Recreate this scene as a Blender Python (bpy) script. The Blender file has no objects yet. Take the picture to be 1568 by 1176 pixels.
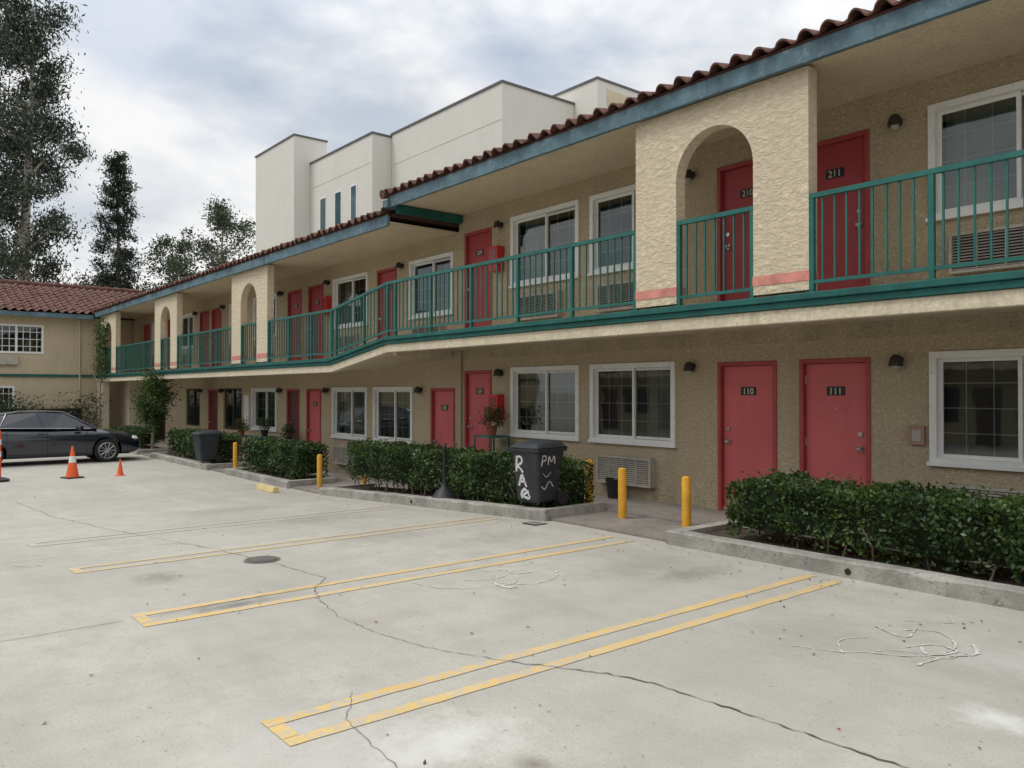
import bpy, math, random, bmesh
import numpy as np
from mathutils import Vector, Matrix
R=random.Random(7); rng=np.random.default_rng(7)
scene=bpy.context.scene
COL=scene.collection

# ------------------------------------------------------------------ helpers
def empty(name,loc=(0,0,0),rz=0,parent=None):
    e=bpy.data.objects.new(name,None); e.location=loc; e.rotation_euler=(0,0,rz)
    e.empty_display_size=.2; COL.objects.link(e)
    if parent: e.parent=parent
    return e
class MB:
    def __init__(s): s.v=[];s.f=[];s.m=[]
    def add(s,vs,fs,mi=0):
        o=len(s.v); s.v+=[tuple(v) for v in vs]; s.f+=[[i+o for i in f] for f in fs]; s.m+=[mi]*len(fs)
    def box(s,x0,x1,y0,y1,z0,z1,mi=0):
        s.add([(x0,y0,z0),(x1,y0,z0),(x1,y1,z0),(x0,y1,z0),(x0,y0,z1),(x1,y0,z1),(x1,y1,z1),(x0,y1,z1)],
              [(0,3,2,1),(4,5,6,7),(0,1,5,4),(1,2,6,5),(2,3,7,6),(3,0,4,7)],mi)
    def cyl(s,p0,p1,r0,r1=None,n=12,mi=0,cap=True):
        r1=r0 if r1 is None else r1
        p0=Vector(p0);p1=Vector(p1);d=(p1-p0).normalized()
        a=d.orthogonal().normalized();b=d.cross(a)
        vs=[]
        for p,r in((p0,r0),(p1,r1)):
            for i in range(n):
                t=2*math.pi*i/n; vs.append(p+a*math.cos(t)*r+b*math.sin(t)*r)
        fs=[(i,(i+1)%n,n+(i+1)%n,n+i) for i in range(n)]
        if cap: fs+=[tuple(range(n))[::-1],tuple(range(n,2*n))]
        s.add(vs,fs,mi)
    def lathe(s,prof,c=(0,0,0),n=20,mi=0):
        vs=[];fs=[]
        for r,z in prof:
            for i in range(n):
                t=2*math.pi*i/n; vs.append((c[0]+r*math.cos(t),c[1]+r*math.sin(t),c[2]+z))
        for k in range(len(prof)-1):
            for i in range(n):
                j=(i+1)%n; fs.append((k*n+i,k*n+j,(k+1)*n+j,(k+1)*n+i))
        fs.append(tuple(range(n))[::-1]); fs.append(tuple(range((len(prof)-1)*n,len(prof)*n)))
        s.add(vs,fs,mi)
    def band(s,pts,y0,y1,h,mi=0):
        for (xa,za),(xb,zb) in zip(pts[:-1],pts[1:]):
            s.add([(xa,y0,za-h),(xb,y0,zb-h),(xb,y1,zb-h),(xa,y1,za-h),(xa,y0,za),(xb,y0,zb),(xb,y1,zb),(xa,y1,za)],
              [(0,3,2,1),(4,5,6,7),(0,1,5,4),(1,2,6,5),(2,3,7,6),(3,0,4,7)],mi)
    def tube(s,pts,rad,n=8,mi=0):
        pts=[Vector(p) for p in pts]; vs=[];fs=[]
        for k,p in enumerate(pts):
            d=(pts[min(k+1,len(pts)-1)]-pts[max(k-1,0)]).normalized()
            a=d.cross(Vector((.13,.97,.2))).normalized(); b=d.cross(a)
            for i in range(n):
                t=2*math.pi*i/n; vs.append(p+(a*math.cos(t)+b*math.sin(t))*rad[k])
        for k in range(len(pts)-1):
            for i in range(n):
                j=(i+1)%n; fs.append((k*n+i,k*n+j,(k+1)*n+j,(k+1)*n+i))
        fs.append(tuple(range(n))[::-1]); fs.append(tuple(range((len(pts)-1)*n,len(pts)*n)))
        s.add(vs,fs,mi)
    def obj(s,name,mats,parent=None,bevel=0,smooth=False,recalc=True):
        me=bpy.data.meshes.new(name); me.from_pydata(s.v,[],s.f)
        if not isinstance(mats,(list,tuple)): mats=[mats]
        for m in mats: me.materials.append(m)
        me.polygons.foreach_set('material_index',s.m)
        if recalc:
            bm=bmesh.new(); bm.from_mesh(me); bmesh.ops.recalc_face_normals(bm,faces=bm.faces); bm.to_mesh(me); bm.free()
        if smooth:
            me.shade_smooth()
            me.set_sharp_from_angle(angle=math.radians(35))
        o=bpy.data.objects.new(name,me); COL.objects.link(o)
        if parent: o.parent=parent
        if bevel:
            b=o.modifiers.new('bevel','BEVEL'); b.width=bevel; b.segments=2; b.limit_method='ANGLE'
        return o

# ------------------------------------------------------------------ materials
def newmat(name):
    m=bpy.data.materials.new(name); m.use_nodes=True
    nt=m.node_tree; p=nt.nodes['Principled BSDF']; return m,nt,p
def mixc(nt,fac,a,b,blend='MIX'):
    n=nt.nodes.new('ShaderNodeMix'); n.data_type='RGBA'; n.blend_type=blend
    for idx,v in((0,fac),(6,a),(7,b)):
        if hasattr(v,'is_output'): nt.links.new(v,n.inputs[idx])
        else: n.inputs[idx].default_value=v if idx==0 else (*v[:3],1)
    return n.outputs[2]
def noise(nt,vec,scale,detail=5,rough=.55,dist=0):
    n=nt.nodes.new('ShaderNodeTexNoise'); n.inputs['Scale'].default_value=scale; n.inputs['Detail'].default_value=detail
    n.inputs['Roughness'].default_value=rough; n.inputs['Distortion'].default_value=dist
    if vec is not None: nt.links.new(vec,n.inputs['Vector'])
    return n.outputs['Fac']
def ramp(nt,fac,p0,p1,c0=(0,0,0),c1=(1,1,1)):
    r=nt.nodes.new('ShaderNodeValToRGB'); e=r.color_ramp.elements
    e[0].position=p0;e[1].position=p1;e[0].color=(*c0,1);e[1].color=(*c1,1); nt.links.new(fac,r.inputs[0]); return r.outputs[0]
def mapping(nt,vec,sc=(1,1,1),loc=(0,0,0)):
    m=nt.nodes.new('ShaderNodeMapping'); m.inputs['Scale'].default_value=sc; m.inputs['Location'].default_value=loc
    nt.links.new(vec,m.inputs['Vector']); return m.outputs[0]
def mulf(nt,a,k,op='MULTIPLY'):
    n=nt.nodes.new('ShaderNodeMath'); n.operation=op; nt.links.new(a,n.inputs[0])
    if hasattr(k,'is_output'): nt.links.new(k,n.inputs[1])
    else: n.inputs[1].default_value=k
    return n.outputs[0]
def mrange(nt,v,a,b,c,d):
    n=nt.nodes.new('ShaderNodeMapRange'); nt.links.new(v,n.inputs['Value'])
    for k,x in zip(('From Min','From Max','To Min','To Max'),(a,b,c,d)): n.inputs[k].default_value=x
    return n.outputs[0]
def coords(nt): return nt.nodes.new('ShaderNodeTexCoord').outputs['Object']
def bumpn(nt,p,h,strength=.4,dist=.01):
    b=nt.nodes.new('ShaderNodeBump'); b.inputs['Strength'].default_value=strength; b.inputs['Distance'].default_value=dist
    nt.links.new(h,b.inputs['Height']); nt.links.new(b.outputs[0],p.inputs['Normal'])
def sc(c,k): return tuple(min(1,x*k) for x in c)
def M(name,col,rough=.8,var=.12,scale=2.5,bump=0,bscale=60,bdist=.006,spec=.4,metal=0,streak=0,coat=0,dirtcol=None,dirt=0):
    m,nt,p=newmat(name); c=coords(nt)
    n1=ramp(nt,noise(nt,c,scale,5,.6),.3,.7)
    out=mixc(nt,n1,sc(col,1-var),sc(col,1+var))
    if streak:
        s=ramp(nt,noise(nt,mapping(nt,c,(5,5,.45)),1.0,5,.65),.5,.78)
        out=mixc(nt,mulf(nt,s,streak),out,sc(col,.45))
    if dirt:
        s=ramp(nt,noise(nt,c,scale*5,7,.75),.54,.64)
        out=mixc(nt,mulf(nt,s,dirt),out,dirtcol or sc(col,.4))
    nt.links.new(out,p.inputs['Base Color'])
    p.inputs['Roughness'].default_value=rough; p.inputs['Metallic'].default_value=metal
    p.inputs['Specular IOR Level'].default_value=spec; p.inputs['Coat Weight'].default_value=coat
    if bump: bumpn(nt,p,noise(nt,c,bscale,5,.6),bump,bdist)
    return m
def stucco(name,col,big=14,strength=.8,dist=.02,streak=.25,var=.1,dk=.8,r0=.35,r1=.62,aniso=(1,1,1),zd=False):
    m,nt,p=newmat(name); c=coords(nt); ca=mapping(nt,c,aniso)
    out=mixc(nt,ramp(nt,noise(nt,c,.9,6,.6),.3,.7),sc(col,1-var),sc(col,1+var))
    tex=noise(nt,ca,big,7,.68,.4)
    out=mixc(nt,ramp(nt,tex,r0,r1),sc(col,dk),out)
    st=noise(nt,mapping(nt,c,(4,4,.5)),1.0,6,.65)
    out=mixc(nt,mulf(nt,ramp(nt,st,.50,.78),streak),out,sc(col,.5))
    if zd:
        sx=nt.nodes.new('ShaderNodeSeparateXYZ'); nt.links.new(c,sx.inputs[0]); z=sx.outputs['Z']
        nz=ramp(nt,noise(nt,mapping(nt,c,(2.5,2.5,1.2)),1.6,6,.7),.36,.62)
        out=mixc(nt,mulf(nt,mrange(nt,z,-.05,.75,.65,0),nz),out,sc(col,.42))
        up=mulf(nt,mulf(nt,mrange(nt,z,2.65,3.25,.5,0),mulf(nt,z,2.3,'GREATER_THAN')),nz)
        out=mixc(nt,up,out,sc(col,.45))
    nt.links.new(out,p.inputs['Base Color']); p.inputs['Roughness'].default_value=.92; p.inputs['Specular IOR Level'].default_value=.2
    bumpn(nt,p,ramp(nt,tex,.38,.62),strength,dist)
    return m
def leafm(name,dark,light,trans=.3,spec=.35,rough=.5):
    m,nt,p=newmat(name)
    g=nt.nodes.new('ShaderNodeNewGeometry'); c=coords(nt)
    a=mixc(nt,g.outputs['Random Per Island'],dark,light)
    a=mixc(nt,ramp(nt,noise(nt,c,1.4,3),.35,.65),sc(dark,.9),a)
    nt.links.new(a,p.inputs['Base Color']); p.inputs['Roughness'].default_value=rough; p.inputs['Specular IOR Level'].default_value=spec
    t=nt.nodes.new('ShaderNodeBsdfTranslucent'); nt.links.new(a,t.inputs[0])
    mx=nt.nodes.new('ShaderNodeMixShader'); mx.inputs[0].default_value=trans
    nt.links.new(p.outputs[0],mx.inputs[1]);nt.links.new(t.outputs[0],mx.inputs[2])
    nt.links.new(mx.outputs[0],nt.nodes['Material Output'].inputs[0]); return m

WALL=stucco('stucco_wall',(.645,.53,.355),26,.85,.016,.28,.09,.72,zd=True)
WALLP=stucco('stucco_wall_plain',(.63,.53,.36),26,.7,.014,.3,.08,.78)
SOFF=stucco('stucco_soffit',(.66,.57,.41),22,.6,.014,.35)
PILL=stucco('stucco_pillar',(.76,.65,.47),10,.75,.022,.12,.06,.84,.38,.60,(1,1,1.8))
CREAM=stucco('stucco_band',(.70,.62,.46),20,.4,.01,.6,.1,.75)
PINK=M('pink_stripe',(.56,.22,.18),.85,.25,8,.3,30,dirt=.4,dirtcol=(.6,.42,.33))
TEAL=M('teal_paint',(.012,.118,.10),.45,.2,4,.15,25,spec=.45,dirt=.5,dirtcol=(.02,.065,.055))
TEALB=M('teal_band_paint',(.014,.105,.092),.6,.3,3,.2,25,spec=.3,dirt=.6,dirtcol=(.03,.055,.05),streak=.3)
BLUE=M('fascia_paint',(.090,.160,.190),.65,.3,3,.3,20,streak=.6,dirt=.6,dirtcol=(.21,.26,.28))
REDG=M('door_paint',(.56,.12,.118),.5,.08,2,.1,10,streak=.15)
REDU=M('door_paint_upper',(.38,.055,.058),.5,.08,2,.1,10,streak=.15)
REDT=M('door_trim_paint',(.36,.06,.06),.55,.15,4,dirt=.3)
DARKW=M('dark_door',(.10,.035,.03),.5,.2,3)
WHITE=M('white_frame',(.74,.74,.71),.45,.06,4,dirt=.2)
METAL=M('brushed_metal',(.45,.44,.42),.35,.1,10,metal=.9)
ACM=M('ac_metal',(.40,.37,.31),.55,.15,5,dirt=.35)
ACD=M('ac_dark',(.04,.04,.04),.7,.2,5)
BRONZE=M('lamp_bronze',(.035,.028,.024),.45,.2,8)
TILE=M('roof_tile',(.13,.060,.044),.85,.5,4,.4,30,dirt=.55,dirtcol=(.05,.040,.036))
TILED=M('roof_board',(.09,.038,.03),.9,.2,4)
INTER=M('interior',(.10,.10,.09),.9,.1)
CURT=M('curtain',(.50,.53,.49),.9,.08,3)
CURD=M('curtain_dark',(.15,.165,.16),.9,.1,3)
WHT=stucco('white_stucco',(.66,.645,.59),60,.25,.004,.14,.05,.93)
COPE=M('coping',(.10,.10,.10),.5,.1)
CURB=M('curb_concrete',(.33,.315,.28),.9,.3,3,.8,40,.012,streak=.35,dirt=.8,dirtcol=(.15,.14,.12))
WALK=M('walk_concrete',(.24,.215,.19),.85,.25,1.2,.3,80,dirt=.5,dirtcol=(.12,.105,.095))
SOIL=M('soil',(.085,.062,.045),.95,.4,8,.9,40,bdist=.03)
YELL=M('bollard_yellow',(.70,.36,.03),.6,.15,6,.2,20,dirt=.6,dirtcol=(.34,.19,.07))
BINM=M('bin_plastic',(.024,.028,.033),.55,.3,4,.2,40,dirt=.4,dirtcol=(.07,.07,.065))
PAINTW=M('white_paint',(.60,.60,.58),.7,.15,30,dirt=.5,dirtcol=(.15,.15,.15))
BLACK=M('black_plastic',(.02,.02,.021),.5,.2,5)
TERRA=M('terracotta',(.30,.09,.05),.8,.2,5)
REDX=M('red_metal',(.50,.03,.03),.35,.1,5)
BARK=M('bark',(.20,.16,.125),.9,.35,3,.6,12,bdist=.05)
BARKW=M('bark_pale',(.42,.38,.33),.85,.35,1.5,.5,8,bdist=.05)
HEDGE=leafm('hedge_leaf',(.026,.058,.012),(.125,.20,.04),.3,.5,.42)
HCORE=M('hedge_core',(.014,.020,.008),.95,.4,10)
EUCL=leafm('eucalyptus_leaf',(.024,.038,.022),(.085,.108,.065),.25)
PINL=leafm('conifer_leaf',(.018,.034,.018),(.06,.085,.042),.2)
TREL=leafm('tree_leaf',(.05,.07,.038),(.13,.155,.085),.35)
SHRL=leafm('shrub_leaf',(.035,.075,.016),(.14,.21,.045),.35)
FLOW=leafm('flower_petal',(.45,.03,.05),(.6,.10,.12))
DRYL=leafm('dry_leaf',(.05,.03,.018),(.22,.12,.06),.1)
def glassm(name,tint=.5,refl=.10):
    m=bpy.data.materials.new(name); m.use_nodes=True; nt=m.node_tree; nt.nodes.remove(nt.nodes['Principled BSDF'])
    t=nt.nodes.new('ShaderNodeBsdfTransparent'); t.inputs[0].default_value=(tint*.93,tint,tint*.97,1)
    g=nt.nodes.new('ShaderNodeBsdfGlossy'); g.inputs['Roughness'].default_value=.02; g.inputs[0].default_value=(.85,.9,.88,1)
    f=nt.nodes.new('ShaderNodeFresnel'); f.inputs[0].default_value=1.5
    a=nt.nodes.new('ShaderNodeMath'); a.operation='MULTIPLY_ADD'; a.inputs[1].default_value=1.2; a.inputs[2].default_value=refl
    nt.links.new(f.outputs[0],a.inputs[0])
    mx=nt.nodes.new('ShaderNodeMixShader'); nt.links.new(a.outputs[0],mx.inputs[0]); nt.links.new(t.outputs[0],mx.inputs[1]); nt.links.new(g.outputs[0],mx.inputs[2])
    c=nt.nodes.new('ShaderNodeTexCoord').outputs['Object']
    b=nt.nodes.new('ShaderNodeBump'); b.inputs['Strength'].default_value=.08; b.inputs['Distance'].default_value=.02
    nt.links.new(noise(nt,c,1.5,2),b.inputs['Height']); nt.links.new(b.outputs[0],g.inputs['Normal'])
    nt.links.new(mx.outputs[0],nt.nodes['Material Output'].inputs[0]); return m
GLASS=glassm('window_glass',.52,.05)

# ------------------------------------------------------------------ ground
XS0,XS1,DROP=-7.6,-14.6,-.33
def gz(x):
    t=min(1,max(0,(x-XS0)/(XS1-XS0))); return DROP*t
CB=(.455,.435,.38)
def conc():
    m,nt,p=newmat('lot_concrete'); c=coords(nt)
    base=CB
    out=mixc(nt,ramp(nt,noise(nt,c,.35,7,.6),.3,.7),sc(base,.84),sc(base,1.10))
    mid=noise(nt,c,3.0,8,.72)
    out=mixc(nt,ramp(nt,mid,.3,.6),sc(base,.82),out)
    fine=noise(nt,c,60,5,.75)
    out=mixc(nt,ramp(nt,fine,.30,.47),sc(base,.62),out)
    out=mixc(nt,mulf(nt,ramp(nt,fine,.56,.72),.45),out,sc(base,1.35))
    s=ramp(nt,noise(nt,c,22,3,.5),.68,.72); out=mixc(nt,mulf(nt,s,.8),out,sc(base,.45))
    s=ramp(nt,noise(nt,mapping(nt,c,(1,1,1),(7,3,0)),7,4,.6),.68,.76); out=mixc(nt,mulf(nt,s,.45),out,sc(base,.5))
    w=ramp(nt,noise(nt,mapping(nt,c,(.22,1.1,1)),1.2,6,.6),.48,.75)
    out=mixc(nt,mulf(nt,w,.5),out,sc(base,.66))
    w=ramp(nt,noise(nt,mapping(nt,c,(1.6,.3,1),(2,9,0)),1.0,6,.65),.50,.76)
    out=mixc(nt,mulf(nt,w,.45),out,sc(base,.68))
    wr_=ramp(nt,noise(nt,mapping(nt,c,(.9,.9,1),(4,2,0)),.8,9,.72),.53,.64)
    out=mixc(nt,mulf(nt,wr_,.28),out,sc(base,.72))
    sn=mulf(nt,noise(nt,c,5,7,.75),3.0)
    for (x,y,rx,ry,col,st) in [(-3.16,2.2,.26,.36,(.66,.66,.63),.65),(-1.57,4.5,.22,.14,(.68,.68,.66),.7),(-4.6,5.9,.2,.45,(.19,.18,.16),.6),
        (-5.1,5.7,.4,.6,(.25,.24,.22),.45),(-7.6,2.1,.3,.22,(.17,.16,.14),.55),(-6.2,2.3,.1,.36,(.14,.13,.12),.65),(-2.9,4.9,.5,.5,(.27,.25,.225),.35),
        (-8.3,4.8,.5,.8,(.25,.235,.21),.45),(-10.5,5.0,.5,.7,(.21,.20,.18),.45),(-12.9,4.6,.5,.8,(.21,.2,.18),.45),(-2.7,2.35,.10,.08,(.15,.13,.115),.7),(-3.4,1.6,.8,.7,(.55,.54,.50),.45),(-1.9,5.5,.4,.25,(.56,.55,.53),.4),(-7.2,5.7,.3,.5,(.2,.19,.17),.4)]:
        mp=mapping(nt,c,(1/rx,1/ry,0),(-x/rx,-y/ry,0))
        l=nt.nodes.new('ShaderNodeVectorMath'); l.operation='LENGTH'; nt.links.new(mp,l.inputs[0])
        out=mixc(nt,mrange(nt,mulf(nt,l.outputs['Value'],sn,'ADD'),1.6,2.8,st,0),out,col)
    nt.links.new(out,p.inputs['Base Color']); p.inputs['Roughness'].default_value=.85; p.inputs['Specular IOR Level'].default_value=.3
    bumpn(nt,p,fine,.35,.004); return m
CONC=conc()
b=MB()
xs=[600,100,20]+[20-i*2.0 for i in range(1,14)]+[XS0,XS1,-10,-12]+[-16,-20,-40,-80,-700]; xs=sorted(set(xs),reverse=True)
ys=[-600,-60,-10,0,4,8,12,30,100,700]
vs=[(x,y,gz(x)) for x in xs for y in ys]; ny=len(ys)
fs=[(i*ny+j,i*ny+j+1,(i+1)*ny+j+1,(i+1)*ny+j) for i in range(len(xs)-1) for j in range(ny-1)]
b.add(vs,fs); ground=b.obj('ground',CONC)

def strip(b,pts,w,dz=.004,mi=0,jit=0):
    P=[Vector((x,y,0)) for x,y in pts]
    L=[];
    for k,p in enumerate(P):
        d=(P[min(k+1,len(P)-1)]-P[max(k-1,0)]).normalized(); n=Vector((-d.y,d.x,0))
        ww=w*(1+jit*(R.random()-.5))
        L.append((p+n*ww/2,p-n*ww/2))
    vs=[];
    for a,c in L:
        vs+= [(a.x,a.y,gz(a.x)+dz),(c.x,c.y,gz(c.x)+dz)]
    b.add(vs,[(2*i,2*i+1,2*i+3,2*i+2) for i in range(len(P)-1)],mi)
def subdiv(pts,step,jit):
    out=[]
    for (a,c) in zip(pts[:-1],pts[1:]):
        n=max(1,int(math.dist(a,c)/step))
        for i in range(n):
            t=i/n; j=jit if i else jit*.4
            out.append((a[0]+(c[0]-a[0])*t+R.uniform(-j,j),a[1]+(c[1]-a[1])*t+R.uniform(-j,j)))
    out.append(pts[-1]); return out
def linepaint(name,fade,c0=(.66,.41,.085),c1=(.70,.49,.16),wear=.9,wk=.45):
    m,nt,p=newmat(name); c=coords(nt)
    yel=mixc(nt,ramp(nt,noise(nt,c,4,5),.3,.7),c0,c1)
    w=ramp(nt,noise(nt,c,16,9,.8),.46,.55)
    w2=ramp(nt,noise(nt,c,1.1,4,.6),.38,.58)
    bare=sc(CB,.95)
    out=mixc(nt,mulf(nt,mulf(nt,w,w2),wear),yel,bare)
    out=mixc(nt,mulf(nt,w,wk),out,bare)
    out=mixc(nt,mulf(nt,ramp(nt,noise(nt,c,60,5,.75),.30,.45,(1,1,1),(0,0,0)),.5),out,sc(CB,.6))
    out=mixc(nt,fade,out,bare)
    nt.links.new(out,p.inputs['Base Color']); p.inputs['Roughness'].default_value=.75; return m
YL=linepaint('yellow_line',.08); YLF=linepaint('yellow_line_faded',.80); YLM=linepaint('yellow_line_worn',.35)
CHALK=linepaint('chalk',.05,(.62,.62,.60),(.70,.70,.68),1.0,.75)
for i,(xa,xb) in enumerate([(-3.93,-3.57),(-6.42,-6.03),(-8.75,-8.38),(-11.2,-10.8)]):
    b=MB(); y0,y1=1.58,6.72; w=.09
    def seg(x0,x1,ya,yb):
        n=max(1,int((yb-ya)/.12)); j=lambda:R.uniform(-.003,.003)
        p0,p1=x0,x1
        for k in range(n):
            a=ya+(yb-ya)*k/n; c=ya+(yb-ya)*(k+1)/n; q0,q1=x0+j(),x1+j()
            b.add([(p0,a,gz(p0)+.004),(p1,a,gz(p1)+.004),(q1,c,gz(q1)+.004),(q0,c,gz(q0)+.004)],[(0,1,2,3)]); p0,p1=q0,q1
    seg(xa,xa+w,y0,y1); seg(xb-w,xb,y0,y1-.05); seg(xa+w+.004,xb-w-.004,y0,y0+w)
    b.obj('parking_line' if i==0 else 'parking_line.%03d'%i,[YL,YL,YLM,YLF][i])
CRK=M('crack_dark',(.10,.09,.08),.95,.2,10)
b=MB()
strip(b,subdiv([(-1.3,3.6),(-1.65,3.60),(-1.887,3.592),(-2.399,3.564),(-2.633,3.551),(-2.98,3.534),(-3.30,3.44),(-3.54,3.29),(-3.82,3.13)],.045,.012),.009,.0055,jit=1.5)
strip(b,subdiv([(-3.82,3.13),(-4.09,3.0),(-4.4,2.87),(-4.87,2.79),(-5.38,2.76),(-5.93,2.87),(-6.3,3.0),(-6.58,3.25)],.05,.014),.0045,.0055,jit=1.4)
strip(b,subdiv([(-6.58,3.25),(-7.5,3.13)],.08,.014),.005,.0055,jit=1.2)
strip(b,subdiv([(-7.9,3.1),(-8.86,3.04),(-11.68,2.66),(-17,2.2)],.12,.02),.006,.0055,jit=1.2)
strip(b,subdiv([(-6.28,-3),(-6.29,1.5)],.12,.008),.005,.0055,jit=1)
strip(b,subdiv([(-6.25,1.62),(-6.4,3.2)],.06,.012),.004,.0055,jit=1)
strip(b,subdiv([(-3.986,2.124),(-3.69,1.93),(-3.24,1.88),(-3.05,1.85),(-2.9,1.5)],.05,.015),.003,.0055,jit=1)
strip(b,subdiv([(-9.6,-2),(-9.7,2.9)],.12,.01),.005,.0055,jit=1)
b.obj('crack',CRK,ground)
b=MB()
def scrib(cx,cy,n,sx,sy,w):
    a=R.uniform(0,6); pts=[]
    for i in range(n):
        t=i/n*6.28*1.3
        pts.append((cx+sx*math.cos(t+a)*(.6+.4*math.sin(2.3*t)),cy+sy*math.sin(t*1.4+a)*(.7+.3*math.cos(3*t))))
    strip(b,subdiv(pts,.03,.006),w,.005,jit=1.6)
def curve(pts,w,dz_=.005):
    out=[];P=[pts[0]]+pts+[pts[-1]]
    for i in range(1,len(P)-2):
        for k in range(8):
            t=k/8; q=[]
            for d in(0,1):
                p0,p1,p2,p3=P[i-1][d],P[i][d],P[i+1][d],P[i+2][d]
                q.append(.5*(2*p1+(p2-p0)*t+(2*p0-5*p1+4*p2-p3)*t*t+(3*p1-p0-3*p2+p3)*t**3))
            out.append((q[0]+R.uniform(-.006,.006),q[1]+R.uniform(-.006,.006)))
    # hand-drawn: break the stroke here and there
    st=0
    while st<len(out)-2:
        en=min(len(out),st+R.randint(5,14)); 
        if en-st>2: strip(b,out[st:en],w*R.uniform(.6,1.2),dz_,jit=1.6)
        st=en-1+(1 if R.random()<.35 else 0)
curve([(-5.95,3.75),(-5.62,3.85),(-5.40,4.15),(-5.38,4.45),(-5.55,4.6)],.010)
curve([(-5.7,4.5),(-5.45,4.35),(-5.25,4.55),(-5.30,4.85),(-5.5,5.05)],.014,.0053)
curve([(-5.9,4.5),(-5.8,4.7),(-5.65,4.65),(-5.6,4.85)],.018,.0056)
curve([(-6.0,4.75),(-5.85,4.95),(-5.95,5.15)],.012)
curve([(-5.5,4.3),(-5.3,4.28),(-5.2,4.4)],.03,.0059)
curve([(-6.05,3.8),(-6.15,4.3),(-6.05,4.8)],.008)
curve([(-5.75,4.15),(-5.6,4.4),(-5.75,4.75)],.009,.0062)
curve([(-2.9,4.75),(-2.6,4.9),(-2.4,5.2),(-2.15,5.25),(-2.1,5.5)],.008)
curve([(-2.5,5.0),(-2.25,5.2),(-2.2,5.55),(-2.4,5.8),(-2.6,5.65)],.012,.0053)
curve([(-2.2,5.0),(-2.15,5.3),(-2.05,5.5),(-2.15,5.7)],.02,.0056)
curve([(-2.4,5.3),(-2.3,5.5),(-2.15,5.45),(-2.25,5.25),(-2.35,5.4)],.018,.0059)
curve([(-2.75,5.6),(-2.5,5.5),(-2.55,5.8)],.02,.0062)
curve([(-2.7,5.9),(-2.45,6.1),(-2.55,6.3)],.010)
curve([(-2.6,4.85),(-2.75,5.1),(-2.65,5.35)],.008,.0065)
b.obj('chalk_marks',CHALK,ground)
b=MB(); scrib(-9.3,1.3,8,.2,.3,.008); scrib(-10.4,.7,8,.3,.3,.008); b.obj('chalk_marks_far',CHALK,ground)
b=MB(); b.lathe([(.175,0),(.175,.006)],(-7.7,3.11,.001),28,0); b.lathe([(.15,0),(.15,.006)],(-7.7,3.11,.006),28,1)
for i in range(-3,4): b.box(-7.7-.11,-7.7+.11,3.11+i*.036-.006,3.11+i*.036+.006,.012,.017,0)
b.obj('manhole_cover',[M('iron',(.17,.155,.14),.7,.2,8),M('iron_dark',(.10,.09,.08),.7,.2,8)])
b=MB(); b.box(-7.75,-7.5,6.52,6.74,.002,.008,0)
for i in range(6): b.box(-7.73+i*.04,-7.71+i*.04,6.54,6.72,.008,.014,1)
b.obj('storm_drain',[BLACK,CURB])
def leafmesh(name,C,size,mat,parent=None,asp=.5,flat=False,droop=0):
    C=np.asarray(C,float); N=len(C)
    a=rng.normal(size=(N,3))
    if droop: a[:,2]-=droop
    if flat: a[:,2]*=.12
    a/=np.linalg.norm(a,axis=1)[:,None]
    q=rng.normal(size=(N,3)); 
    if flat: q[:,2]*=.12
    bb=np.cross(a,q) if not flat else np.cross(np.tile([0,0,1.],(N,1)),a)
    bb/=np.linalg.norm(bb,axis=1)[:,None]
    s=(size*rng.uniform(.6,1.3,N))[:,None]
    V=np.stack([C-a*s,C+bb*s*asp,C+a*s,C-bb*s*asp],1).reshape(-1,3)
    me=bpy.data.meshes.new(name); me.vertices.add(4*N); me.vertices.foreach_set('co',V.ravel().astype('f'))
    me.loops.add(4*N); me.loops.foreach_set('vertex_index',np.arange(4*N,dtype='i'))
    me.polygons.add(N); me.polygons.foreach_set('loop_start',np.arange(0,4*N,4,dtype='i'))
    me.update(calc_edges=True); me.materials.append(mat)
    o=bpy.data.objects.new(name,me); COL.objects.link(o)
    if parent: o.parent=parent
    return o
C=[]
for _ in range(520):
    y=R.uniform(-1,6.8); x=R.uniform(-18,0)
    if R.random()<.5: y=6.8-abs(R.gauss(0,.4))
    C.append((x,y,gz(x)+.008))
leafmesh('fallen_leaves',C,.013,DRYL,None,.6,True)
C=[]
for _ in range(20):
    x=R.uniform(-9,-1); C.append((x,R.uniform(1.5,6.6),gz(x)+.008))
leafmesh('fallen_petals',C,.013,FLOW,None,.8,True)

# ------------------------------------------------------------------ kerbs, planters, sidewalk
def planter(name,xa,xb):
    e=empty(name); b=MB()
    w=.16
    n=max(2,int((xb-xa)/.25)); X=[xa+(xb-xa)*i/n for i in range(n+1)]
    # hand-cast kerb: slightly irregular top edge and chipped outer arris
    T=[gz(x)+.15+R.uniform(-.004,.004) for x in X]; ch=[R.uniform(.008,.022) if R.random()<.85 else R.uniform(.03,.05) for x in X]
    for i in range(n):
        r=[]
        for k in(i,i+1): r.append([(X[k],6.86,gz(X[k])-.3),(X[k],6.86,T[k]-ch[k]),(X[k],6.86+ch[k],T[k]),(X[k],6.86+w,T[k]),(X[k],6.86+w,gz(X[k])-.3)])
        fs=[(j,j+1,6+j,5+j) for j in range(4)]
        if i==0: fs.append((4,3,2,1,0))
        if i==n-1: fs.append((5,6,7,8,9))
        b.add(r[0]+r[1],fs)
    b.band([(xa,gz(xa)+.148),(xa+w,gz(xa+w)+.148)],6.86+w,7.98,.45)
    b.band([(xb-w,gz(xb-w)+.148),(xb,gz(xb)+.148)],6.86+w,7.98,.45)
    b.obj('kerb',CURB,e)
    b=MB(); X=[xa+w]+X[2:-2]+[xb-w]; b.band([(x,gz(x)+.09) for x in X],6.86+w,7.98,.3); b.obj('soil',SOIL,e)
    return e
planter('planter_kerb',-5.70,6.0)
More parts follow.
